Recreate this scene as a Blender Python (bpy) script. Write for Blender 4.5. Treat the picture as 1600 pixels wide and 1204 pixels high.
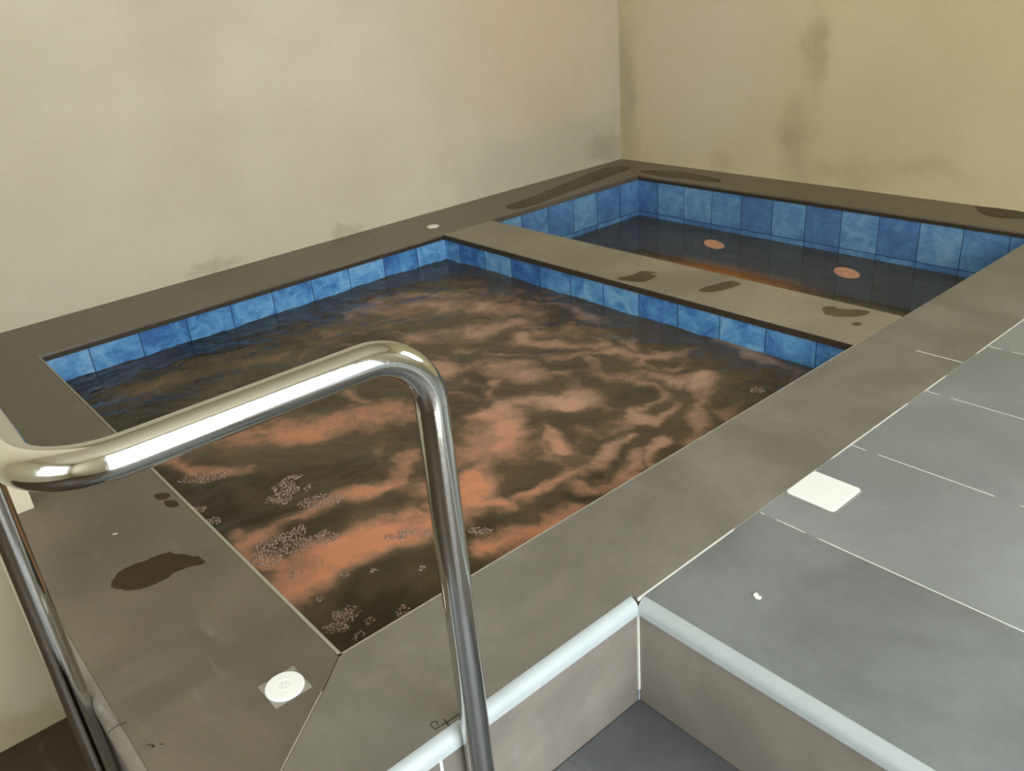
import bpy, bmesh, math, random
import numpy as np
from mathutils import Vector, Matrix, noise
random.seed(7)
S = bpy.context.scene
for o in list(bpy.data.objects): bpy.data.objects.remove(o)
C = S.collection

# ------------------------------------------------------------------ camera
RIGHT = Vector((0.655027, 0.751578, -0.077907)); DOWN = Vector((0.284855, -0.341121, -0.895820)); FWD = Vector((-0.699855, 0.564594, -0.437535))
cam = bpy.data.cameras.new('camera'); cam.sensor_fit = 'HORIZONTAL'; cam.sensor_width = 36.0
cam.lens = 36.0 * 1324.687 / 1600.0; cam.clip_start = 0.02
co = bpy.data.objects.new('camera', cam); C.objects.link(co)
co.matrix_world = Matrix(((RIGHT.x, -DOWN.x, -FWD.x, 2.998722), (RIGHT.y, -DOWN.y, -FWD.y, -3.264253), (RIGHT.z, -DOWN.z, -FWD.z, 0.902781), (0, 0, 0, 1)))
S.camera = co
S.view_settings.view_transform = 'Standard'; S.view_settings.look = 'None'; S.view_settings.gamma = 1; S.view_settings.use_curve_mapping = False
S.view_settings.exposure = 0.12
S.cycles.use_denoising = True
S.cycles.sample_clamp_indirect = 6.0

# ------------------------------------------------------------------ daylight
W = bpy.data.worlds.new('daylight'); S.world = W; W.use_nodes = True
bg = W.node_tree.nodes['Background']; bg.inputs[0].default_value = (0.90, 0.955, 1.0, 1); bg.inputs[1].default_value = 7.0
DOOR_Y = (-3.6, -1.85); DOOR_Z = (-0.5, 2.45); RX = 4.1
WIN_X = (2.7, 3.9); WIN_Z = (0.75, 1.9)
REAR_X = (2.6, 3.9); REAR_Z = (0.5, 2.2); REAR_Y = -5.2  # unseen rear opening, added to brighten the back wall
def portal(name, loc, rot, sx, sy):
    l = bpy.data.lights.new(name, 'AREA'); l.shape = 'RECTANGLE'; l.size = sx; l.size_y = sy; l.cycles.is_portal = True
    o = bpy.data.objects.new(name, l); C.objects.link(o); o.location = loc; o.rotation_euler = rot
portal('door_daylight', (RX + .05, sum(DOOR_Y)/2, sum(DOOR_Z)/2), (0, math.radians(90), 0), DOOR_Z[1]-DOOR_Z[0], DOOR_Y[1]-DOOR_Y[0])
portal('window_daylight', (sum(WIN_X)/2, .05, sum(WIN_Z)/2), (math.radians(-90), 0, 0), WIN_X[1]-WIN_X[0], WIN_Z[1]-WIN_Z[0])

portal('rear_fill_light', (sum(REAR_X)/2, REAR_Y - .05, sum(REAR_Z)/2), (math.radians(90), 0, 0), REAR_X[1]-REAR_X[0], REAR_Z[1]-REAR_Z[0])

# ------------------------------------------------------------------ dimensions (metres; z = 0 is the coping top)
PX0, PX1 = 0.324, 2.054          # both pools, left and right inner edge
Y1A, Y1B = -2.882, -1.383        # whirlpool front / back
Y2A, Y2B = -1.150, -0.238        # rear pool front / back
SX = 2.288                       # step riser plane
FY = -3.180                      # front of the platform
DY = -2.474                      # deck riser plane
XW, YW = 1.222, -3.105           # return wall
ZT, ZM, ZF = -0.214, -0.367, -0.520
ZC = 2.7
WL1, WL2 = -0.100, -0.190
POOL_FLOOR = -0.85

# ------------------------------------------------------------------ material helpers
def sr(r, g, b):
    f = lambda c: (c/255/12.92) if c/255 <= .04045 else ((c/255+.055)/1.055)**2.4
    return (f(r), f(g), f(b), 1)
class NT:
    def __init__(s, name):
        s.m = bpy.data.materials.new(name); s.m.use_nodes = True; s.t = s.m.node_tree
        s.t.nodes.clear(); s.out = s.t.nodes.new('ShaderNodeOutputMaterial')
    def n(s, typ, **kw):
        n = s.t.nodes.new('ShaderNode' + typ)
        for k, v in kw.items():
            if k.startswith('i_'):
                key = k[2:].replace('_', ' ')
                s.put(n.inputs[int(key)] if key.isdigit() else n.inputs[key], v)
            else: setattr(n, k, v)
        return n
    def put(s, sock, v):
        if isinstance(v, bpy.types.NodeSocket): s.t.links.new(v, sock)
        else: sock.default_value = v
    def math(s, op, a, b=0.0, clamp=False):
        n = s.n('Math', operation=op, use_clamp=clamp); s.put(n.inputs[0], a); s.put(n.inputs[1], b); return n.outputs[0]
    def vmath(s, op, a, b=(0,0,0)):
        n = s.n('VectorMath', operation=op); s.put(n.inputs[0], a); s.put(n.inputs[1], b); return n
    def mix(s, f, a, b, blend='MIX'):
        n = s.n('Mix', data_type='RGBA', blend_type=blend); s.put(n.inputs[0], f); s.put(n.inputs[6], a); s.put(n.inputs[7], b); return n.outputs[2]
    def ramp(s, f, stops, interp='LINEAR'):
        n = s.n('ValToRGB'); r = n.color_ramp; r.interpolation = interp
        while len(r.elements) < len(stops): r.elements.new(.5)
        for e, (p, c) in zip(r.elements, stops):
            e.position = p; e.color = c if len(c) == 4 else (*c, 1)
        s.put(n.inputs[0], f); return n.outputs[0]
    def maprange(s, v, a, b, c=0.0, d=1.0, smooth=True):
        n = s.n('MapRange', interpolation_type='SMOOTHSTEP' if smooth else 'LINEAR'); s.put(n.inputs[0], v)
        for i, x in enumerate((a, b, c, d)): s.put(n.inputs[i+1], x)
        return n.outputs[0]
    def pos(s): return s.n('NewGeometry').outputs['Position']
    def noise(s, vec, scale, detail=4, rough=.55, dist=0.0, out=0):
        n = s.n('TexNoise'); s.put(n.inputs['Vector'], vec); s.put(n.inputs['Scale'], scale); n.inputs['Detail'].default_value = detail
        n.inputs['Roughness'].default_value = rough; n.inputs['Distortion'].default_value = dist; return n.outputs[out]
    def bump(s, h, strength, dist=.01):
        n = s.n('Bump'); n.inputs['Strength'].default_value = strength; n.inputs['Distance'].default_value = dist; s.put(n.inputs['Height'], h); return n.outputs[0]
    def bsdf(s, color, rough, spec=.5, metal=0.0, normal=None, **kw):
        p = s.n('BsdfPrincipled'); s.put(p.inputs['Base Color'], color); s.put(p.inputs['Roughness'], rough)
        p.inputs['Specular IOR Level'].default_value = spec; p.inputs['Metallic'].default_value = metal
        if normal is not None: s.put(p.inputs['Normal'], normal)
        for k, v in kw.items(): s.put(p.inputs[k.replace('_', ' ')], v)
        s.t.links.new(p.outputs[0], s.out.inputs[0]); return p
    def blob(s, pos, c, r, soft=.5, wob=None):
        """0..1 mask of an ellipsoid at c with radii r, edge broken by the vector wob"""
        v = s.vmath('SUBTRACT', pos, c).outputs[0]
        if wob is not None: v = s.vmath('ADD', v, wob).outputs[0]
        v = s.vmath('DIVIDE', v, r).outputs[0]
        return s.maprange(s.vmath('LENGTH', v).outputs['Value'], 1.0, 1.0 - soft)
    def wobble(s, pos, scale, amp):
        c = s.noise(pos, scale, 4, .6, 0, 1)
        v = s.vmath('SUBTRACT', c, (.5, .5, .5)).outputs[0]
        n = s.vmath('SCALE', v); n.inputs['Scale'].default_value = amp; return n.outputs[0]

def wall_mat(name, base, marks, tint=None, tops=()):
    t = NT(name); p = t.pos()
    big = t.noise(p, 1.1, 5, .6); fine = t.noise(p, 9, 6, .65)
    col = t.mix(t.maprange(big, .35, .68), base, tuple(c*k for c, k in zip(base, (.90, .89, .86, 1))))
    col = t.mix(t.math('MULTIPLY', t.maprange(fine, .45, .75), .25), col, tuple(c*.86 for c in base[:3]) + (1,))
    wob = t.wobble(p, 5.0, .22)
    for c, r, soft, amt, colour in marks:
        k = t.blob(p, c, r, soft, wob)
        k = t.math('MULTIPLY', k, t.maprange(fine, .25, .7, amt*.55, amt))
        col = t.mix(k, col, colour)
    trowel = t.noise(t.vmath('MULTIPLY', p, (1, 1, .35)).outputs[0], 26, 5, .6)
    t.bsdf(col, .62, .3, normal=t.bump(t.math('ADD', trowel, t.math('MULTIPLY', big, 3)), .18, .012))
    return t.m

def stone_mat(name, base, rough=.36, warm=None, cells=None, var=.12):
    """dark porcelain tile with faint clouding and chalky scuffs"""
    t = NT(name); p = t.pos()
    cl = t.noise(p, 3.2, 6, .62, .4); fine = t.noise(p, 38, 4, .6); sc = t.noise(t.vmath('MULTIPLY', p, (2.4, 9, 6)).outputs[0], 2.2, 6, .7)
    hi = tuple(min(1, c*1.28) for c in base[:3]) + (1,); lo = tuple(c*.80 for c in base[:3]) + (1,)
    col = t.mix(t.maprange(cl, .32, .70), lo, hi)
    col = t.mix(t.math('MULTIPLY', t.maprange(fine, .3, .7), .18), col, lo)
    col = t.mix(t.maprange(sc, .56, .80, 0, .30), col, sr(150, 152, 148))
    if cells is not None:
        sep = t.n('SeparateXYZ'); t.put(sep.inputs[0], p)
        iy = t.math('FLOOR', t.math('DIVIDE', t.math('SUBTRACT', sep.outputs[1], cells[1]), cells[2]))
        ix = t.math('FLOOR', t.math('DIVIDE', t.math('SUBTRACT', sep.outputs[0], cells[0]), cells[3]))
        cb = t.n('CombineXYZ'); t.put(cb.inputs[0], ix); t.put(cb.inputs[1], iy)
        wn = t.n('TexWhiteNoise', noise_dimensions='3D'); t.put(wn.inputs['Vector'], cb.outputs[0])
        col = t.mix(t.math('MULTIPLY', t.math('ADD', t.math('MULTIPLY', wn.outputs['Value'], .6), .4), t.math('MULTIPLY', var, t.math('GREATER_THAN', iy, .5))), col, sr(165, 170, 170))
    r = t.maprange(cl, .3, .7, rough - .06, rough + .08)
    t.bsdf(col, r, .5, normal=t.bump(fine, .05, .002))
    return t.m

def plain(name, col, rough=.5, metal=0.0, spec=.5, nscale=30, amt=.12, bump=.05):
    t = NT(name); p = t.pos(); f = t.noise(p, nscale, 4, .6)
    c = t.mix(t.math('MULTIPLY', t.maprange(f, .3, .7), amt), col, tuple(x*.6 for x in col[:3]) + (1,))
    t.bsdf(c, rough, spec, metal, t.bump(f, bump, .002)); return t.m

def pool_tile(name, axis, off, grey=0.0, size=.1525, seed=0.0):
    """square blue marbled glazed tiles, position-driven; axis 0: wall runs along x, 1: along y"""
    t = NT(name); p = t.pos(); sep = t.n('SeparateXYZ'); t.put(sep.inputs[0], p)
    u = t.math('DIVIDE', t.math('SUBTRACT', sep.outputs[axis], off), size)
    v = t.math('DIVIDE', t.math('ADD', sep.outputs[2], .016), size)
    cb = t.n('CombineXYZ'); t.put(cb.inputs[0], t.math('FLOOR', u)); t.put(cb.inputs[1], t.math('FLOOR', v)); cb.inputs[2].default_value = seed
    wn = t.n('TexWhiteNoise', noise_dimensions='3D'); t.put(wn.inputs['Vector'], cb.outputs[0])
    sv = t.vmath('SCALE', wn.outputs['Color']); sv.inputs['Scale'].default_value = 9.0
    q = t.vmath('ADD', p, sv.outputs[0]).outputs[0]
    m1 = t.noise(q, 13, 6, .66, .7); m2 = t.noise(t.vmath('MULTIPLY', q, (1, 1, 2.0)).outputs[0], 30, 5, .70, .9)
    f = t.math('ADD', t.math('MULTIPLY', m1, .75), t.math('MULTIPLY', m2, .30))
    f = t.math('ADD', f, t.math('MULTIPLY', t.math('SUBTRACT', wn.outputs['Value'], .5), .22))
    g = lambda c: tuple(a*(1-grey) + b*grey for a, b in zip(c, sr(112, 138, 172)))
    col = t.ramp(f, [(.30, g(sr(36, 78, 142))), (.45, g(sr(58, 112, 176))), (.58, g(sr(92, 154, 206))), (.78, g(sr(150, 198, 230)))])
    gu = t.math('ABSOLUTE', t.math('SUBTRACT', t.math('FRACT', u), .5)); gv = t.math('ABSOLUTE', t.math('SUBTRACT', t.math('FRACT', v), .5))
    gr = t.maprange(t.math('MAXIMUM', gu, gv), .484, .494)
    col = t.mix(t.math('MULTIPLY', gr, .85), col, sr(28, 52, 84))
    t.bsdf(col, .28, .45, normal=t.bump(t.math('SUBTRACT', t.math('MULTIPLY', f, .25), gr), .3, .002)); return t.m

def nvec(p):
    """repeatable vector noise"""
    x, y, z = p
    return Vector((noise.noise((x + 3.17, y + 1.9, z)), noise.noise((x - 7.31, y + 11.3, z + 5.1)), noise.noise((x + 19.7, y - 4.4, z - 2.6))))

# ------------------------------------------------------------------ mesh helpers
def obj(name, bm, mat, parent=None, smooth=False, bevel=0.0, auto=None):
    me = bpy.data.meshes.new(name)
    bmesh.ops.recalc_face_normals(bm, faces=bm.faces[:])
    bm.to_mesh(me); bm.free()
    if mat: me.materials.append(mat)
    o = bpy.data.objects.new(name, me); C.objects.link(o)
    if parent is not None: o.parent = parent; o.matrix_parent_inverse = Matrix.Translation(-parent.location)
    if smooth:
        for f in me.polygons: f.use_smooth = True
    if bevel:
        b = o.modifiers.new('bevel', 'BEVEL'); b.width = bevel; b.segments = 2; b.limit_method = 'ANGLE'
    return o
def box(bm, x0, x1, y0, y1, z0, z1):
    v = [bm.verts.new((x, y, z)) for x in (x0, x1) for y in (y0, y1) for z in (z0, z1)]
    for f in ((0,1,3,2), (4,6,7,5), (0,4,5,1), (2,3,7,6), (0,2,6,4), (1,5,7,3)): bm.faces.new([v[i] for i in f])
def prism(bm, pts, z0, z1):
    a = [bm.verts.new((x, y, z0)) for x, y in pts]; b = [bm.verts.new((x, y, z1)) for x, y in pts]
    n = len(pts); bm.faces.new(a[::-1]); bm.faces.new(b)
    for i in range(n): bm.faces.new((a[i], a[(i+1) % n], b[(i+1) % n], b[i]))
def boxes(*bs):
    bm = bmesh.new()
    for b in bs: box(bm, *b)
    return bm
def tube(bm, pts, rad, seg=28, caps=True):
    rings = []; n = len(pts); up = Vector((1, 0, 0))
    for i, p in enumerate(pts):
        d = (Vector(pts[min(i+1, n-1)]) - Vector(pts[max(i-1, 0)])).normalized()
        a = up - d*up.dot(d); a.normalize(); b = d.cross(a); r = rad(i) if callable(rad) else rad
        rings.append([bm.verts.new(Vector(p) + a*math.cos(t)*r + b*math.sin(t)*r) for t in (2*math.pi*k/seg for k in range(seg))])
    for r0, r1 in zip(rings, rings[1:]):
        for k in range(seg): bm.faces.new((r0[k], r0[(k+1) % seg], r1[(k+1) % seg], r1[k]))
    if caps: bm.faces.new(rings[0][::-1]); bm.faces.new(rings[-1])
def smooth_loop(pts, k=5):
    out = []; n = len(pts); P = [Vector(p) for p in pts]
    for i in range(n):
        a, b, c, d = P[i-1], P[i], P[(i+1) % n], P[(i+2) % n]
        for j in range(k):
            t = j/k; out.append(.5*((2*b) + (c-a)*t + (2*a-5*b+4*c-d)*t*t + (3*b-a-3*c+d)*t**3))
    return [(v.x, v.y) for v in out]
def thing(name, label, cat, loc=(0,0,0), group=None):
    o = bpy.data.objects.new(name, None); C.objects.link(o); o.location = loc; o.empty_display_size = .1
    return tag(o, label, cat, group)
def tag(o, label, cat, group=None, kind=None):
    o['label'] = label; o['category'] = cat
    if group: o['group'] = group
    if kind: o['kind'] = kind
    return o
def struct(name, bm, mat, label, cat='wall'):
    o = obj(name, bm, mat); o['kind'] = 'structure'; o['label'] = label; o['category'] = cat; return o

# ------------------------------------------------------------------ materials
CREAM = sr(214, 206, 184)
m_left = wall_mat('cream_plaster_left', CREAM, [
    ((0, -.55, .75), (.4, .75, .75), .8, .55, sr(222, 190, 160)),  # pink tint: warm bounced light put into the plaster colour
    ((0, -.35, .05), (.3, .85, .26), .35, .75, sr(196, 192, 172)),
    ((0, -1.62, .02), (.2, .10, .05), .6, .42, sr(140, 128, 100)),
    ((0, -2.20, .01), (.2, .14, .03), .7, .34, sr(146, 134, 106)),
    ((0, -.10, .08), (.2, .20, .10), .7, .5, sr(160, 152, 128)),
    ((0, -2.60, .75), (.3, .30, .22), .9, .18, sr(190, 184, 150)),
    ((0, -1.95, .45), (.3, .35, .18), .9, .15, sr(190, 182, 150)),
])
m_back = wall_mat('cream_plaster_back', sr(216, 203, 162), [
    ((.45, 0, .5), (.62, .3, .75), .8, .85, sr(218, 207, 186)),
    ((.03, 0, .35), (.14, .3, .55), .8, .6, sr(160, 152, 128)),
    ((1.05, 0, .52), (.085, .3, .26), .9, .46, sr(142, 126, 88)),
    ((.98, 0, .18), (.12, .3, .20), .9, .42, sr(146, 130, 92)),
    ((1.15, 0, .06), (.34, .3, .12), .9, .36, sr(150, 138, 96)),
    ((.62, 0, .03), (.12, .3, .06), .8, .35, sr(160, 146, 116)),
    ((1.55, 0, .10), (.30, .3, .06), .9, .35, sr(158, 146, 100)),
])
m_ret = wall_mat('cream_plaster_return', sr(206, 198, 172), [
    ((XW, -3.25, -.50), (.3, .40, .09), .7, .6, sr(160, 148, 110))])
m_ceil = wall_mat('ceiling_plaster', sr(196, 188, 166), [])
m_coping = stone_mat('grey_porcelain_coping', sr(102, 94, 81), .33)
m_rcoping = stone_mat('lit_side_porcelain_coping', sr(119, 115, 106), .34)  # same porcelain made lighter: window-side light put into the colour
m_divider = stone_mat('pale_porcelain_divider', sr(138, 130, 113), .36)  # lighter porcelain tone for the divider slab
m_deck = stone_mat('grey_porcelain_deck', sr(110, 114, 113), .36, cells=(2.288, -2.465, .3145, .62), var=.42)
m_floor = stone_mat('dark_floor_tile', sr(82, 85, 86), .40)
m_lower = stone_mat('brown_floor_tile', sr(64, 54, 43), .45)
m_riser = stone_mat('grey_porcelain_riser', sr(122, 116, 107), .42)
m_nose = plain('pale_grey_nosing', sr(170, 178, 178), .38)
m_trim = plain('worn_tile_edge', sr(158, 152, 138), .5)
m_grout = plain('white_grout', sr(216, 216, 206), .8)
m_dark = plain('dark_edge_underside', sr(56, 47, 34), .6, nscale=60, amt=.5)
m_white = plain('white_plastic', sr(238, 240, 236), .35, amt=.03, bump=0)
m_frame = plain('brushed_aluminium', sr(170, 172, 172), .35, 1.0)
def chrome():
    t = NT('polished_stainless_steel'); p = t.pos()
    s = t.noise(t.vmath('MULTIPLY', p, (60, 60, 14)).outputs[0], 9, 4, .6)
    t.bsdf(sr(208, 208, 203), t.maprange(s, .3, .75, .07, .15), .5, 1.0, t.bump(s, .012, .001)); return t.m
m_chrome = chrome()
def wet(name='wet_film', tint=(.78, .70, .64, 1)):
    t = NT(name)
    tr = t.n('BsdfTransparent'); tr.inputs[0].default_value = tint
    gl = t.n('BsdfGlossy'); gl.inputs['Roughness'].default_value = .12
    fr = t.n('Fresnel'); fr.inputs[0].default_value = 1.2
    mx = t.n('MixShader'); t.put(mx.inputs[0], fr.outputs[0]); t.put(mx.inputs[1], tr.outputs[0]); t.put(mx.inputs[2], gl.outputs[0])
    t.t.links.new(mx.outputs[0], t.out.inputs[0]); return t.m
m_wet = wet(); m_damp = wet('nearly_dry_wet_film', (.87, .82, .78, 1))
m_mark = plain('pencil_line', sr(40, 42, 42), .8)

# ------------------------------------------------------------------ room shell
T = .12
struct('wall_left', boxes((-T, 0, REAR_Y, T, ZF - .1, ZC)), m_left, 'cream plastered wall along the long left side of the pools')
bm = boxes((0, WIN_X[0], 0, T, ZF - .1, ZC), (WIN_X[1], RX, 0, T, ZF - .1, ZC), (WIN_X[0], WIN_X[1], 0, T, ZF - .1, WIN_Z[0]), (WIN_X[0], WIN_X[1], 0, T, WIN_Z[1], ZC))
struct('wall_back', bm, m_back, 'yellowed cream wall with brown damp streak behind the small pool')
bm = boxes((RX, RX+T, DOOR_Y[1], T, ZF - .1, ZC), (RX, RX+T, REAR_Y, DOOR_Y[0], ZF - .1, ZC), (RX, RX+T, DOOR_Y[0], DOOR_Y[1], DOOR_Z[1], ZC), (RX, RX+T, DOOR_Y[0], DOOR_Y[1], ZF - .1, DOOR_Z[0] - .0005))
struct('wall_right', bm, m_ret, 'cream wall with the open doorway to daylight')
struct('wall_front', boxes((.0, XW, REAR_Y, YW, ZF, ZC)), m_ret, 'cream return wall block at front left beside the pool platform')
bm = boxes((XW, REAR_X[0], REAR_Y - T, REAR_Y, ZF - .1, ZC), (REAR_X[1], RX, REAR_Y - T, REAR_Y, ZF - .1, ZC), (*REAR_X, REAR_Y - T, REAR_Y, ZF - .1, REAR_Z[0]), (*REAR_X, REAR_Y - T, REAR_Y, REAR_Z[1], ZC))
struct('wall_rear', bm, m_ret, 'cream wall behind the viewer')
struct('floor', boxes((XW, RX, REAR_Y, DY, ZF - .05, ZF), ), m_lower, 'dark tiled lower floor below the platform', 'floor')
struct('ceiling', boxes((-T, RX + T, REAR_Y - T, T, ZC, ZC + .1)), m_ceil, 'plain cream ceiling above the pools', 'ceiling')
f = .05
bm = boxes((RX-.01, RX+T, DOOR_Y[0], DOOR_Y[0]+f, DOOR_Z[0], DOOR_Z[1]), (RX-.01, RX+T, DOOR_Y[1]-f, DOOR_Y[1], DOOR_Z[0], DOOR_Z[1]), (RX-.01, RX+T, DOOR_Y[0]+f, DOOR_Y[1]-f, DOOR_Z[1]-f, DOOR_Z[1]))
struct('door_1', bm, m_frame, 'aluminium frame of the open doorway', 'door')
bm = boxes((WIN_X[0], WIN_X[0]+f, -.01, T, *WIN_Z), (WIN_X[1]-f, WIN_X[1], -.01, T, *WIN_Z), (WIN_X[0]+f, WIN_X[1]-f, -.01, T, WIN_Z[0], WIN_Z[0]+f), (WIN_X[0]+f, WIN_X[1]-f, -.01, T, WIN_Z[1]-f, WIN_Z[1]))
struct('window_1', bm, m_frame, 'aluminium window frame in the back wall beyond the deck', 'window')

y0, y1 = REAR_Y - T, REAR_Y + .01
bm = boxes((REAR_X[0], REAR_X[0]+f, y0, y1, *REAR_Z), (REAR_X[1]-f, REAR_X[1], y0, y1, *REAR_Z), (REAR_X[0]+f, REAR_X[1]-f, y0, y1, REAR_Z[0], REAR_Z[0]+f), (REAR_X[0]+f, REAR_X[1]-f, y0, y1, REAR_Z[1]-f, REAR_Z[1]))
struct('added_rear_window', bm, m_frame, 'aluminium frame of an unseen opening added to light the back wall', 'window')

# ------------------------------------------------------------------ coping around both pools
cp = thing('pool_coping', 'brown-grey porcelain slab coping framing and dividing both pools', 'coping', (0, 0, -.02))
OV = .004                                                            # slabs lip over the tiled walls
TH = .020
def slab(pts, mat=None):
    bm = bmesh.new(); prism(bm, pts, -TH, 0); return obj('coping_slab', bm, mat or m_coping, cp, bevel=.002)
g = .0008
XL, XR = PX0 + OV, PX1 - OV
slab([(0, YW), (XL, YW), (XL, Y1B+OV*0 + .0), (XL, Y2A), (XL, Y2B - OV), (0, 0)])                    # along the left wall
slab([(0, 0), (XL, Y2B - OV), (XR, Y2B - OV), (SX, 0)])                                               # along the back wall
slab([(XL + g, Y1B - OV), (XR - g, Y1B - OV), (XR - g, Y2A + OV), (XL + g, Y2A + OV)], m_divider)     # divider
slab([(XR, Y2B - OV), (XR, -1.331), (SX, -1.331), (SX, 0)], m_rcoping)                                # right, rear piece
slab([(XR, -1.332), (XR, Y1A + OV), (2.090, -2.925), (SX - .012, FY + .012), (SX - .012, DY), (SX, DY), (SX, -1.332)], m_rcoping)   # right, long piece
slab([(XL + g, YW), (XL + g, Y1A + OV), (XR - g, Y1A + OV), (2.0895, -2.926), (SX - .0125, FY + .0115), (XW, FY + .0115), (XW, YW)])  # front
# coping edges
def part(name, bm, mat, parent, label=None, **kw):
    o = obj(name, bm, mat, parent, **kw)
    if label: o['label'] = label
    return o
part('edge_band', boxes((XL, XR, Y1B - OV - .0025, Y1B - OV, -.021, -.0035)), m_dark, cp, 'dark slab edge of the divider above the blue tiles')
part('edge_band', boxes((XL, XL + .0022, Y1A, Y1B - OV - .003, -.020, -.0075)), m_dark, cp, 'dark line under the left coping')
part('edge_band', boxes((XL + .003, XR, Y2B - OV - .002, Y2B - OV, -.020, -.0075)), m_dark, cp, 'dark line under the rear coping')
part('edge_trim', boxes((XL, XR, Y1A + OV, Y1A + OV + .0055, -.012, .0004)), m_trim, cp, 'worn pale tile edge at the front of the whirlpool')
part('edge_trim', boxes((XR - .0022, XR, Y1A + OV, Y1B, -.012, .0004)), m_trim, cp, 'thin pale tile edge along the right of the whirlpool')
def nosing(axis, a, b, at, sgn):
    """quarter-round bullnose strip; axis 1 runs along y at x = at"""
    bm = bmesh.new(); r = .0185; prof = []
    for k in range(9):
        t = math.pi/2*k/8; prof.append((-.012 + (r - .001)*math.sin(t), -r + r*math.cos(t) + .0006))
    prof += [(prof[-1][0], -.026), (-.012, -.026)]
    ends = []
    for e in (a, b):
        ends.append([bm.verts.new(((at + sgn*p, e, z) if axis else (e, at + sgn*p, z))) for p, z in prof])
    n = len(prof)
    bm.faces.new(ends[0]); bm.faces.new(ends[1][::-1])
    for i in range(n): bm.faces.new((ends[0][i], ends[0][(i+1) % n], ends[1][(i+1) % n], ends[1][i]))
    return bm
part('edge_nosing', nosing(1, FY, DY - .004, SX, 1), m_nose, cp, 'pale grey rounded edge strip above the step')
part('edge_nosing', nosing(0, XW, SX + .004, FY, -1), m_riser, cp)
part('riser_panel', boxes((SX - .02, SX, FY + .001, DY, ZF, -TH - .0005)), m_riser, cp)
part('riser_panel', boxes((XW, SX - .021, FY, FY + .02, ZF, -TH - .0005)), m_riser, cp)
def strip(bm, a, b, w, z0=-.004, z1=.0005, jag=.35, gaps=()):
    """one raised grout joint from a to b with a ragged edge; sinks out of sight inside gaps"""
    a, b = Vector(a), Vector(b); L = (b - a).length; d = (b - a)/L; n = Vector((-d.y, d.x)); N = max(2, int(L/.02)); rows = []
    for i in range(N + 1):
        t = i/N; c = a + d*L*t; h = w/2*(1 + jag*noise.noise((c.x*31, c.y*31, w*900)))
        worn = any(g0 < t < g1 for g0, g1 in gaps); z = -.0006 if worn else z1
        rows.append([bm.verts.new((*(c + n*h), z0)), bm.verts.new((*(c + n*h), z)), bm.verts.new((*(c - n*h), z)), bm.verts.new((*(c - n*h), z0))])
    for r, q in zip(rows, rows[1:]):
        for k in range(4): bm.faces.new((r[k], r[(k+1) % 4], q[(k+1) % 4], q[k]))
    bm.faces.new(rows[0][::-1]); bm.faces.new(rows[-1]); return bm
part('grout_line', boxes((SX, SX + .0012, -2.871, -2.8665, ZT, -.026)), m_grout, cp)
part('grout_line', boxes((SX - .0035, SX + .003, DY - .0035, DY - .0003, -.19, -.026)), m_grout, cp)
part('grout_line', strip(bmesh.new(), (SX, DY), (SX, -.01), .0034, gaps=((.10, .165), (.21, .232), (.355, .385), (.425, .49))), m_grout, cp, 'white grout joint between coping and deck')
part('grout_line', strip(bmesh.new(), (2.175, -1.3315), (SX - .003, -1.3315), .0018), m_grout, cp)
part('grout_line', strip(bmesh.new(), (2.094, -2.932), (SX - .013, FY + .013), .0015), m_trim, cp)
# pencil marks left by the tiler
bm = bmesh.new()
def stroke(bm, pts, w, z=.0004):
    P = [Vector(p) for p in pts]
    for a, b in zip(P, P[1:]):
        d = (b - a).normalized()*(w*.4); n = Vector((-(b-a).y, (b-a).x)).normalized()*w/2
        prism(bm, [tuple(a-d+n), tuple(b+d+n), tuple(b+d-n), tuple(a-d-n)], -.0003, z)
stroke(bm, [(2.2665, -2.8565), (2.2685, -2.836), (2.2690, -2.813)], .0014)
stroke(bm, [(2.2610, -2.838), (2.2755, -2.840)], .0016)
stroke(bm, [(2.2665, -2.8565), (2.2560, -2.8575), (2.2535, -2.852), (2.2575, -2.8475), (2.2630, -2.8495)], .0011)
part('pencil_mark', bm, m_mark, cp, 'handwritten pencil mark by the step edge')
bm = bmesh.new(); stroke(bm, [(2.007, -3.153), (2.010, -3.148), (2.016, -3.146), (2.014, -3.150), (2.018, -3.147)], .0012); stroke(bm, [(2.019, -3.139), (2.022, -3.136)], .0014)
part('pencil_mark', bm, m_mark, cp, 'small scribble on the front coping corner')

# ------------------------------------------------------------------ pools
def basin(name, label, y0, y1, offx, offy, grey, seed):
    t = thing(name, label, 'pool', ((PX0+PX1)/2, (y0+y1)/2, POOL_FLOOR)); w = .06
    z0, z1 = POOL_FLOOR, -TH - .0006
    mx = pool_tile(name + '_tiles_across', 0, offx, grey, seed=seed); my = pool_tile(name + '_tiles_along', 1, offy, grey, seed=seed + 5)
    obj('tiled_wall', boxes((PX0 - w, PX0, y0 - w, y1 + w, z0, z1)), my, t)
    obj('tiled_wall', boxes((PX1, PX1 + w, y0 - w, y1 + w, z0, z1)), my, t)
    obj('tiled_wall', boxes((PX0, PX1, y1, y1 + w, z0, z1)), mx, t)
    obj('tiled_wall', boxes((PX0, PX1, y0 - w, y0, z0, z1)), mx, t)
    obj('basin_floor', boxes((PX0 - w, PX1 + w, y0 - w, y1 + w, z0 - .04, z0)), m_basin, t)
    return t
t = NT('glowing_orange_disc'); t.bsdf(sr(232, 196, 160), .4, Emission_Color=(1.0, .50, .26, 1), Emission_Strength=.38); m_glow_disc = t.m  # mild orange glow added so the discs read brighter
m_basin = plain('rust_stained_basin_floor', sr(120, 92, 62), .6, nscale=4, amt=.7)
whirl = basin('whirlpool_basin', 'larger front pool lined with bright blue marbled tiles', Y1A, Y1B, .4165, -1.52, 0.08, 1.0)
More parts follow.
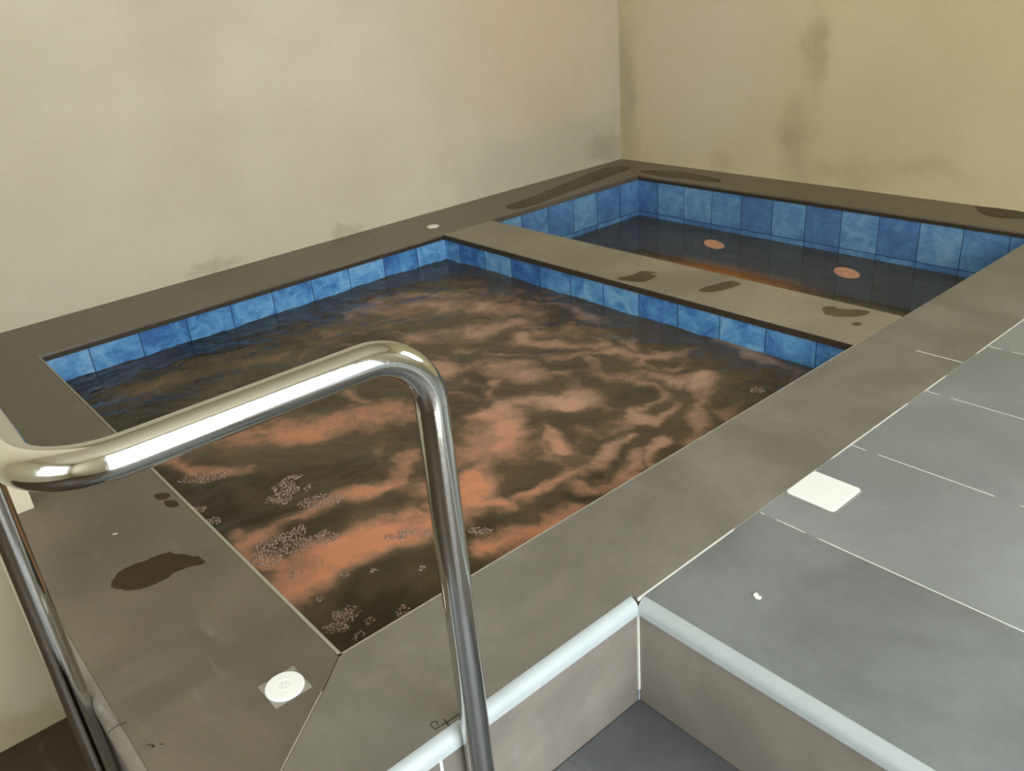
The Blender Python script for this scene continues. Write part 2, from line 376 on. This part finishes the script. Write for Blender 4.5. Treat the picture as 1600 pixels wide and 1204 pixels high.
small = basin('plunge_pool_basin', 'smaller rear pool in the corner lined with muted blue tiles', Y2A, Y2B, .441, -.978, .40, 11.0)
for x in (.765, 1.40):                                               # round discs on the back wall, seen through the water
    bm = bmesh.new(); yb = Y2B; prof = [(0, -.010), (.007, -.010), (.011, -.004), (.013, -.012), (.040, -.011), (.052, -.006), (.055, 0)]
    rings = [[bm.verts.new((x + r*math.cos(2*math.pi*k/40), yb + d - .0005, -.40 + r*math.sin(2*math.pi*k/40))) for k in range(40)] for r, d in prof[1:]]
    for a, b in zip(rings, rings[1:]):
        for k in range(40): bm.faces.new((a[k], a[(k+1) % 40], b[(k+1) % 40], b[k]))
    bm.faces.new(rings[0]); obj('wall_disc', bm, m_glow_disc, small, smooth=True)['label'] = 'round orange glowing disc under the water'

# ------------------------------------------------------------------ water
STROKES = [  # (points, half width, strength): clouds of aerated rusty water and froth
 ([(1.528,-2.086),(1.613,-2.221),(1.727,-2.44),(1.723,-2.537),(1.73,-2.619),(1.736,-2.697),(1.765,-2.81)], .070, 1.0),
 ([(1.560,-2.150),(1.640,-2.280),(1.640,-2.40)], .10, .95),
 ([(1.808,-2.366),(1.832,-2.279),(1.82,-2.151),(1.777,-1.94)], .022, .95),
 ([(1.70,-2.33),(1.76,-2.40),(1.81,-2.36)], .030, .9),
 ([(1.492,-2.161),(1.507,-2.035),(1.582,-1.901)], .045, .95),
 ([(1.611,-2.058),(1.672,-2.089),(1.729,-2.119)], .030, .9),
 ([(1.865,-1.921),(1.936,-2.03),(1.882,-2.107)], .022, .85),
 ([(1.756,-1.609),(1.857,-1.702),(1.914,-1.894)], .028, .62),
 ([(1.546,-1.767),(1.622,-1.684),(1.736,-1.651)], .045, .62),
 ([(1.72,-1.877),(1.805,-1.848),(1.805,-1.768)], .024, .6),
 ([(1.182,-1.707),(1.304,-1.69),(1.391,-1.602)], .035, .6),
 ([(1.331,-1.525),(1.47,-1.557)], .028, .5),
 ([(1.355,-1.777),(1.444,-1.619),(1.635,-1.523)], .030, .6),
 ([(1.9,-2.46),(1.916,-2.373),(1.943,-2.274)], .045, 1.1),
 ([(1.96,-2.40),(1.98,-2.30)], .03, 1.0),
 ([(1.048,-2.676),(1.158,-2.537),(1.236,-2.359),(1.296,-2.239)], .095, .72),
 ([(1.563,-2.774),(1.56,-2.559),(1.473,-2.344)], .035, .85),
 ([(.655,-2.084),(.477,-1.781),(.616,-1.669),(.792,-1.505)], .055, .42),
 ([(.941,-1.993),(.966,-1.812),(1.076,-1.692)], .06, .6),
 ([(.589,-1.855),(.807,-1.688),(1.026,-1.593)], .085, .62),
 ([(.902,-1.541),(1.068,-1.489),(1.329,-1.494)], .032, .42),
 ([(1.149,-2.002),(1.232,-1.878),(1.427,-1.882)], .05, .6),
 ([(1.085,-2.805),(1.202,-2.758),(1.26,-2.688)], .030, .6),
 ([(1.511,-2.762),(1.613,-2.784),(1.688,-2.768)], .035, .75),
 ([(1.871,-1.994),(1.884,-2.094),(1.875,-2.206)], .025, .75),
 ([(.597,-2.733),(.573,-2.473),(.69,-2.318)], .05, .30),
 ([(1.67,-1.409),(1.837,-1.439),(1.906,-1.485)], .035, .45),
]
CALM = [((1.86,-2.66), .10), ((1.33,-2.62), .09), ((1.42,-2.72), .07), ((.80,-2.55), .12), ((.45,-2.75), .10), ((1.58,-2.36), .05), ((1.90,-2.22), .035), ((1.62,-1.99), .04), ((1.90,-1.60), .06)]
def water_surface(name, x0, x1, y0, y1, z, step, wave, mat, label, plume=False):
    nx, ny = int((x1-x0)/step) + 1, int((y1-y0)/step) + 1
    xs = np.linspace(x0, x1, nx); ys = np.linspace(y0, y1, ny)
    N = noise.noise; NV = nvec
    co = []; dens = np.zeros(nx*ny); q = np.zeros((nx*ny, 2)); fb = np.zeros(nx*ny); fb2 = np.zeros(nx*ny); i = 0
    for y in ys:
        for x in xs:
            h = 0.0
            if wave:
                w = NV((x*3.1, y*3.1, 1.7)); px, py = x + .10*w.x, y + .10*w.y
                h = wave*(N((px*7, py*7, 4.4)) + .55*N((px*16, py*16, 9.1)) + .30*N((px*38, py*38, 2.2)))
                if plume:
                    w2 = NV((x*9, y*9, 5.3)); w3 = NV((x*26, y*26, 3.3)); w4 = NV((x*60, y*60, 6.3))
                    q[i] = x + .060*w.x + .040*w2.x + .016*w3.x + .007*w4.x, y + .060*w.y + .040*w2.y + .016*w3.y + .007*w4.y
                    fb[i] = N((q[i,0]*9, q[i,1]*9, .3)) + .5*N((q[i,0]*21, q[i,1]*21, 7.7)) + .25*N((q[i,0]*47, q[i,1]*47, 1.1))
                    fb2[i] = N((q[i,0]*5, q[i,1]*5, 3.3)) + .5*N((q[i,0]*11, q[i,1]*11, 8.7))
            co.append((x, y, z + h)); i += 1
    if plume:
        for pts, hw, s in STROKES:
            for a, b in zip(pts, pts[1:]):
                a, b = np.array(a), np.array(b); d = b - a
                t = np.clip(((q - a) @ d)/(d @ d), 0, 1); r = np.linalg.norm(q - (a + t[:, None]*d), axis=1)/hw
                dens = np.maximum(dens, s*np.exp(-r**1.9))
        calm = np.ones(len(dens))
        for c, r in CALM: calm *= 1 - .9*np.exp(-(np.linalg.norm(q - np.array(c), axis=1)/r)**3)
        X = np.array(co)[:, 0]; Y = np.array(co)[:, 1]
        zone = np.exp(-(((X - 1.35)/.75)**4 + ((Y + 1.95)/.62)**4))
        swirl = (np.clip(1 - np.abs(fb2)*3.4, 0, 1)**1.2*.50*np.clip(.55 + fb, 0, 1) + .16*np.clip(.5 + fb2, 0, 1))*zone
        dens = np.clip(dens*np.clip(.82 + .70*fb, .15, 1.25), 0, 1.2)
        dens = np.maximum(dens, swirl)*calm
    me = bpy.data.meshes.new(name)
    faces = [(j*nx + k, j*nx + k + 1, (j+1)*nx + k + 1, (j+1)*nx + k) for j in range(ny-1) for k in range(nx-1)]
    me.from_pydata(co, [], faces); me.materials.append(mat)
    for p in me.polygons: p.use_smooth = True
    if plume:
        at = me.attributes.new('plume', 'FLOAT', 'POINT'); at.data.foreach_set('value', dens.astype(np.float32))
    o = bpy.data.objects.new(name, me); C.objects.link(o)
    return tag(o, label, 'water')
def water_mat(name, tint, murk, turb, ripple, plume=False):
    t = NT(name); p = t.pos()
    r1 = t.noise(p, 26, 4, .6, .8); r2 = t.noise(p, 90, 3, .6)
    if plume:
        at = t.n('Attribute', attribute_name='plume', attribute_type='GEOMETRY').outputs['Fac']
        br = t.noise(p, 60, 5, .7, 1.0)
        d = t.math('ADD', at, t.math('MULTIPLY', t.math('SUBTRACT', br, .5), t.math('ADD', t.math('MULTIPLY', at, .75), .10)))
        fz = t.noise(p, 150, 3, .7)
        d = t.math('ADD', d, t.math('MULTIPLY', t.math('SUBTRACT', fz, .5), t.math('MULTIPLY', at, .45)))
        rust = t.ramp(d, [(.0, sr(66, 57, 43)), (.20, sr(98, 82, 62)), (.40, sr(134, 104, 80)), (.65, sr(170, 122, 96)), (.95, sr(204, 137, 102))])
        froth = t.ramp(d, [(.0, sr(98, 88, 73)), (.20, sr(116, 99, 82)), (.42, sr(142, 114, 95)), (.72, sr(176, 142, 122)), (1.0, sr(190, 152, 130))])
        sp = t.n('SeparateXYZ'); t.put(sp.inputs[0], t.vmath('ADD', p, t.wobble(p, 4, .6)).outputs[0])
        lo = t.noise(p, 3.4, 4, .6, 1.2)
        d0 = t.math('SUBTRACT', 1.0, t.maprange(d, .10, .45))
        murk_lift = t.math('MULTIPLY', d0, t.maprange(lo, .42, .68, 0, .8))
        murk = t.mix(t.maprange(sp.outputs[1], -2.45, -1.75), rust, froth)
        murk = t.mix(murk_lift, murk, sr(116, 101, 76))
        turb = t.maprange(d, .0, .5, turb, .97)
        h = t.math('ADD', r1, t.math('MULTIPLY', t.maprange(at, .3, .9), t.math('MULTIPLY', r2, .5)))
    else:
        orange_patch = t.blob(p, (1.16, -.70, WL2), (.50, .16, .2), .9, t.wobble(p, 6, .15))  # orange patch blended into the water colour
        murk = t.mix(t.math('MULTIPLY', orange_patch, .8), murk, sr(206, 128, 62)); turb = t.math('ADD', turb, t.math('MULTIPLY', orange_patch, .38))
        h = r1
    nrm = t.bump(h, ripple, .004)
    rf = t.n('BsdfRefraction'); rf.inputs['Color'].default_value = tint; rf.inputs['IOR'].default_value = 1.33; rf.inputs['Roughness'].default_value = 0.0; t.put(rf.inputs['Normal'], nrm)
    df = t.n('BsdfDiffuse'); t.put(df.inputs['Color'], murk)
    gl = t.n('BsdfGlossy'); gl.inputs['Roughness'].default_value = .02; t.put(gl.inputs['Normal'], nrm)
    fr = t.n('Fresnel'); fr.inputs['IOR'].default_value = 1.33; t.put(fr.inputs['Normal'], nrm)
    a = t.n('MixShader'); t.put(a.inputs[0], turb); t.put(a.inputs[1], rf.outputs[0]); t.put(a.inputs[2], df.outputs[0])
    b = t.n('MixShader'); t.put(b.inputs[0], fr.outputs[0]); t.put(b.inputs[1], a.outputs[0]); t.put(b.inputs[2], gl.outputs[0])
    t.t.links.new(b.outputs[0], t.out.inputs[0]); return t.m
e = .0005
water_surface('whirlpool_water', PX0 + e, PX1 - e, Y1A + e, Y1B - e, WL1, .006, .0060, water_mat('rusty_bubbling_water', (.70, .55, .38, 1), None, .50, .55, True),
              'bubbling rusty orange-brown water filling the larger front pool', True)
water_surface('plunge_pool_water', PX0 + e, PX1 - e, Y2A + e, Y2B - e, WL2, .02, .00025, water_mat('still_brown_water', (1.0, .84, .66, 1), sr(150, 140, 118), .24, .03),
              'still dark brownish water in the smaller rear pool')
# froth: little bubbles gathered on the whirlpool surface
FOAM = [(1.399,-2.653,.033,.075),(1.868,-2.782,.033,.047),(1.901,-2.75,.014,.013),(1.926,-2.692,.012,.02),(1.924,-2.784,.01,.011),(1.583,-2.755,.055,.075),(1.202,-2.758,.065,.030),(1.325,-2.839,.032,.022),(1.394,-2.824,.020,.016),(1.751,-2.556,.053,.017),(1.767,-2.715,.010,.011),(1.799,-2.671,.008,.009),(1.859,-2.602,.008,.010),(1.688,-2.782,.010,.012),(1.939,-1.836,.029,.024),(1.845,-2.448,.033,.013),(1.792,-2.784,.008,.009),(1.426,-2.611,.009,.014),(1.899,-1.587,.024,.024),(1.50,-2.62,.05,.03),(1.62,-2.69,.04,.03)]
ex = Vector((.657, .754)); ey = Vector((.641, -.767))
bm = bmesh.new()
dome = [(1.0, 0.0), (.80, .50), (.40, .80)]
for cx, cy, rx, ry in FOAM:
    n = int(330000*rx*ry) + 4
    for _ in range(n):
        a = random.uniform(0, 2*math.pi); r = math.sqrt(random.random())
        u, v = rx*r*math.cos(a), ry*r*math.sin(a); p = Vector((cx, cy)) + ex*u + ey*v
        if noise.noise((p.x*38, p.y*38, .5)) < (r - .88)*1.5: continue
        if not (PX0 + .008 < p.x < PX1 - .008 and Y1A + .008 < p.y < Y1B - .008): continue
        s = random.choice((.0010, .0013, .0016, .0018, .0022, .0028)); seg = 6
        zz = WL1 - .002
        w = nvec((p.x*3.1, p.y*3.1, 1.7)); qx, qy = p.x + .10*w.x, p.y + .10*w.y
        zz += .006*(noise.noise((qx*7, qy*7, 4.4)) + .55*noise.noise((qx*16, qy*16, 9.1)) + .30*noise.noise((qx*38, qy*38, 2.2)))
        rings = [[bm.verts.new((p.x + s*k*math.cos(2*math.pi*j/seg), p.y + s*k*math.sin(2*math.pi*j/seg), zz + s*(h + .7))) for j in range(seg)] for k, h in dome]
        for q0, q1 in zip(rings, rings[1:]):
            for j in range(seg): bm.faces.new((q0[j], q0[(j+1) % seg], q1[(j+1) % seg], q1[j]))
        bm.faces.new(rings[-1])
t = NT('froth_bubbles'); tr = t.n('BsdfTransparent'); tr.inputs[0].default_value = (.95, .88, .82, 1)
df = t.n('BsdfDiffuse'); df.inputs[0].default_value = sr(164, 132, 112); gl = t.n('BsdfGlossy'); gl.inputs['Roughness'].default_value = .08
a = t.n('MixShader'); a.inputs[0].default_value = .45; t.put(a.inputs[1], tr.outputs[0]); t.put(a.inputs[2], df.outputs[0])
b = t.n('MixShader'); b.inputs[0].default_value = .10; t.put(b.inputs[1], a.outputs[0]); t.put(b.inputs[2], gl.outputs[0]); t.t.links.new(b.outputs[0], t.out.inputs[0])
tag(obj('foam', bm, t.m, smooth=True), 'clusters of pinkish froth bubbles floating on the whirlpool water', 'foam', kind='stuff')

# ------------------------------------------------------------------ deck and steps
dk = thing('raised_deck', 'pale grey tiled deck to the right of the pools', 'deck', ((SX + RX)/2, DY/2, ZF))
part('paving', boxes((SX + .0003, RX, DY + .012, 0, -TH, 0)), m_deck, dk)
part('edge_nosing', nosing(0, SX + .004, RX, DY, -1), m_nose, dk, 'pale grey rounded nosing strip of the deck')
part('riser_panel', boxes((SX + .0005, RX, DY, DY + .02, ZF, -TH - .0005)), m_riser, dk)
for i in range(7):
    y = -2.150 + .3145*i
    part('grout_line', strip(bmesh.new(), (SX + .004, y), (RX - .002, y), .0019, gaps=((0, .018), (.055, .058), (.3, .32)) if i == 0 else ((.012, .028), (.15, .17))), m_grout, dk)
for k in (1, 2): part('grout_line', strip(bmesh.new(), (SX + .62*k, DY + .015), (SX + .62*k, -.02), .0022, z1=.0004), m_grout, dk)
st = thing('floor_step', 'dark tiled step below the deck at the handrail', 'step', (2.6, -2.95, ZF))
TX = 2.70
part('step_tread', boxes((SX + .001, TX, FY - .25, DY - .0005, ZT - .02, ZT)), m_floor, st, bevel=.002)
part('step_tread', boxes((TX + .001, TX + .28, FY - .25, DY - .0005, ZM - .02, ZM)), m_floor, st, bevel=.002)
part('step_riser', boxes((TX - .02, TX, FY - .25, DY - .0005, ZF, ZT - .0205)), m_riser, st)
part('step_riser', boxes((TX + .26, TX + .28, FY - .25, DY - .0005, ZF, ZM - .0205)), m_riser, st)
part('step_riser', boxes((SX + .001, TX + .26, FY - .25, FY - .23, ZF, ZM - .0205)), m_riser, st)
part('step_riser', boxes((SX + .001, TX - .02, FY - .25, FY - .23, ZM - .0205, ZT - .0205)), m_riser, st)

# ------------------------------------------------------------------ handrail
hr = thing('handrail', 'polished stainless steel tube handrail standing at the step in the foreground', 'handrail', (2.307, -3.02, ZT))
HX, HA, HC, HL, HZ, PR, BR = 2.308, -2.820, -3.2005, 1.850, .567, .0188, .075
NB = 16; path = []
for k in range(NB + 1):                                              # down to the post beside the step
    a = math.pi/2*k/NB; path.append((HX, HA - BR + BR*math.cos(a), HZ - BR + BR*math.sin(a)))
for k in range(1, 9): path.append((HX, HA - BR + (HC - HA + 2*BR)*k/9, HZ))
for k in range(NB + 1):                                              # level corner
    a = math.pi/2*k/NB; path.append((HX - BR + BR*math.cos(a), HC + BR - BR*math.sin(a), HZ))
for k in range(1, 9): path.append((HX - BR + (HL - HX + 2*BR)*k/9, HC, HZ))
for k in range(NB + 1):                                              # down to the far post
    a = math.pi/2*k/NB; path.append((HL + BR - BR*math.sin(a), HC, HZ - BR + BR*math.cos(a)))
def sweep(bm, pts, rad, seg=36):
    """round tube with a parallel-transported frame"""
    P = [Vector(p) for p in pts]; n = len(P); rings = []; prev = None
    for i in range(n):
        d = (P[min(i+1, n-1)] - P[max(i-1, 0)]).normalized()
        a = (d.orthogonal() if prev is None else prev - d*prev.dot(d)).normalized(); prev = a; b = d.cross(a)
        rings.append([bm.verts.new(P[i] + (a*math.cos(2*math.pi*k/seg) + b*math.sin(2*math.pi*k/seg))*rad) for k in range(seg)])
    for r0, r1 in zip(rings, rings[1:]):
        for k in range(seg): bm.faces.new((r0[k], r0[(k+1) % seg], r1[(k+1) % seg], r1[k]))
bm = bmesh.new(); sweep(bm, path, PR); part('top_rail', bm, m_chrome, hr, smooth=True)
for x, y, zb in ((HX, HA, ZT), (HL, HC, ZF)):
    bm = bmesh.new(); sweep(bm, [(x, y, zb + .004), (x, y, 0), (x, y, HZ - BR)], PR); part('post', bm, m_chrome, hr, smooth=True)
    q = (x + .0155, y) if x == HX else (x, y - .0155)
    bm = bmesh.new(); tube(bm, [(*q, zb), (*q, zb + .004), (*q, zb + .0045)], lambda i: (.033, .033, .030)[i], 32); part('base_flange', bm, m_chrome, hr)

# ------------------------------------------------------------------ covers set in the paving
def disc_cover(x, y, r, label, setting):
    o = thing('skimmer_cover', label, 'cover', (x, y, 0), 'round cover plates in the coping')
    if setting:
        bm = bmesh.new(); pts = [(x + 1.55*r*k*math.cos(a), y + 1.55*r*k*math.sin(a)) for a, k in ((math.pi/4 + math.pi/2*i + d, q) for i in range(4) for d, q in ((-.35, .72), (0, .93), (.35, .72)))]
        prism(bm, pts, -.002, .0004); part('grout_bed', bm, m_bed, o, 'chalky grout smeared around the cover')
    bm = bmesh.new(); seg = 48; prof = [(r, .0), (r, .0022), (r - .0015, .0034), (r*.42, .0036), (r*.40, .0030), (r*.36, .0030), (r*.34, .0036)]
    rings = [[bm.verts.new((x + q*math.cos(2*math.pi*k/seg), y + q*math.sin(2*math.pi*k/seg), z)) for k in range(seg)] for q, z in prof]
    for a, b in zip(rings, rings[1:]):
        for k in range(seg): bm.faces.new((a[k], a[(k+1) % seg], b[(k+1) % seg], b[k]))
    bm.faces.new(rings[-1]); part('lid', bm, m_white, o)
    bm = bmesh.new()
    for i in range(8):
        a = 2*math.pi*i/8; d = Vector((math.cos(a), math.sin(a)))
        stroke(bm, [(x + d.x*r*.14, y + d.y*r*.14), (x + d.x*r*.26, y + d.y*r*.26)], .0012, .0039)
    part('embossing', bm, m_emb, o)
m_bed = plain('chalky_grout_smear', sr(150, 148, 136), .8, nscale=25, amt=.6)
m_emb = plain('faint_grey_embossing', sr(200, 202, 198), .5)
disc_cover(2.048, -2.967, .0285, 'round white cover plate at the front corner of the larger pool', True)
disc_cover(.199, -1.344, .024, 'small round white cover plate on the coping by the left wall', False)
sq = thing('floor_outlet_cover', 'square white cover plate on the deck beside the coping', 'cover', (2.336, -2.018, 0))
def rounded(cx, cy, hx, hy, r, k=6):
    pts = []
    for sx, sy, a0 in ((1,1,0), (-1,1,90), (-1,-1,180), (1,-1,270)):
        for j in range(k + 1):
            a = math.radians(a0 + 90*j/k); pts.append((cx + sx*(hx - r) + r*math.cos(a), cy + sy*(hy - r) + r*math.sin(a)))
    return pts
bm = bmesh.new(); prism(bm, rounded(2.337, -2.018, .0485, .0485, .008), -.003, .003); part('plate', bm, m_white, sq, bevel=.001)
bm = bmesh.new(); prism(bm, rounded(2.337, -2.018, .0525, .0525, .010), -.003, .0006); part('grout_bed', bm, m_bed, sq)

# ------------------------------------------------------------------ wet patches and litter
PUD = [
 ([(1.599,-3.073),(1.582,-3.053),(1.576,-3.034),(1.582,-3.011),(1.582,-2.99),(1.59,-2.967),(1.62,-2.945),(1.662,-2.926),(1.671,-2.937),(1.657,-2.966),(1.662,-2.994),(1.662,-3.025),(1.647,-3.053),(1.624,-3.072)], 'dark wet footprint-like patch on the front coping'),
 ([(1.368,-2.912),(1.378,-2.893),(1.396,-2.888),(1.403,-2.900),(1.392,-2.912)], 'small wet drip at the front pool edge, nearer the left wall'),
 ([(1.410,-2.906),(1.421,-2.890),(1.446,-2.890),(1.439,-2.907)], 'small wet drip at the front pool edge, nearer the handrail'),
 ([(1.228,-1.372),(1.244,-1.324),(1.249,-1.274),(1.295,-1.249),(1.290,-1.275),(1.315,-1.280),(1.318,-1.345),(1.277,-1.365)], 'wet splash on the divider, leftmost of the dark patches there'),
 ([(1.502,-1.303),(1.509,-1.227),(1.533,-1.18),(1.568,-1.197),(1.557,-1.261),(1.53,-1.302)], 'slim oval wet patch near the middle of the divider'),
 ([(1.857,-1.224),(1.863,-1.195),(1.895,-1.195),(1.928,-1.176),(1.97,-1.168),(1.964,-1.208),(1.923,-1.25),(1.888,-1.254)], 'broad wet patch on the right end of the divider'),
 ([(1.972,-1.27),(1.98,-1.253),(1.996,-1.257),(1.99,-1.278)], 'round water drop at the right end of the divider'),
 ([(1.752,-.02),(1.781,-.006),(1.908,-.006),(1.96,-.061),(1.873,-.118),(1.811,-.098)], 'dark wet patch on the rear coping at the yellow wall'),
 ([(.27,-.17),(.343,-.112),(.454,-.082),(.656,-.111),(.731,-.156),(.661,-.19),(.558,-.185),(.445,-.21)], 'wet streak on the rear coping near the wall corner'),
 ([(.209,-.963),(.171,-.701),(.120,-.475),(.075,-.174),(.183,-.136),(.228,-.386),(.274,-.681),(.300,-.94)], 'long wet streak on the left coping beside the small pool'),
]
for i, (pts, lab) in enumerate(PUD):
    bm = bmesh.new(); k = min(.007, .06*max(max(p[0] for p in pts) - min(p[0] for p in pts), max(p[1] for p in pts) - min(p[1] for p in pts))) if len(pts) > 5 else 0
    prism(bm, [(x + k*noise.noise((x*90, y*90, 1.5)), y + k*noise.noise((x*90, y*90, 8.5))) for x, y in smooth_loop(pts, 6)], -.0002, .0007)
    tag(obj('wet_patch', bm, m_damp if i in (3, 4, 5, 6, 8, 9) else m_wet), lab, 'wet patch', 'wet patches on the coping')
bm = bmesh.new(); prism(bm, [(2.412,-2.346),(2.411,-2.340),(2.415,-2.337),(2.419,-2.341),(2.424,-2.340),(2.4255,-2.346),(2.419,-2.349)], 0, .0025)
tag(obj('paint_chip', bm, m_white, bevel=.0006), 'tiny white chip lying on the dark front deck tile', 'litter')
bm = bmesh.new(); prism(bm, [(1.448,-3.020),(1.452,-3.012),(1.4535,-3.0125),(1.4495,-3.0205)], 0, .001)
tag(obj('lint_fibre', bm, m_white), 'tiny pale lint fibre on the front coping', 'litter')
bm = bmesh.new(); tube(bm, [(1.949,-3.188,.001),(1.945,-3.180,.0022),(1.942,-3.172,.0012),(1.946,-3.160,.0008)], .0006, 6)
tag(obj('hair_strand', bm, m_mark), 'single dark hair curling over the front coping edge', 'litter')
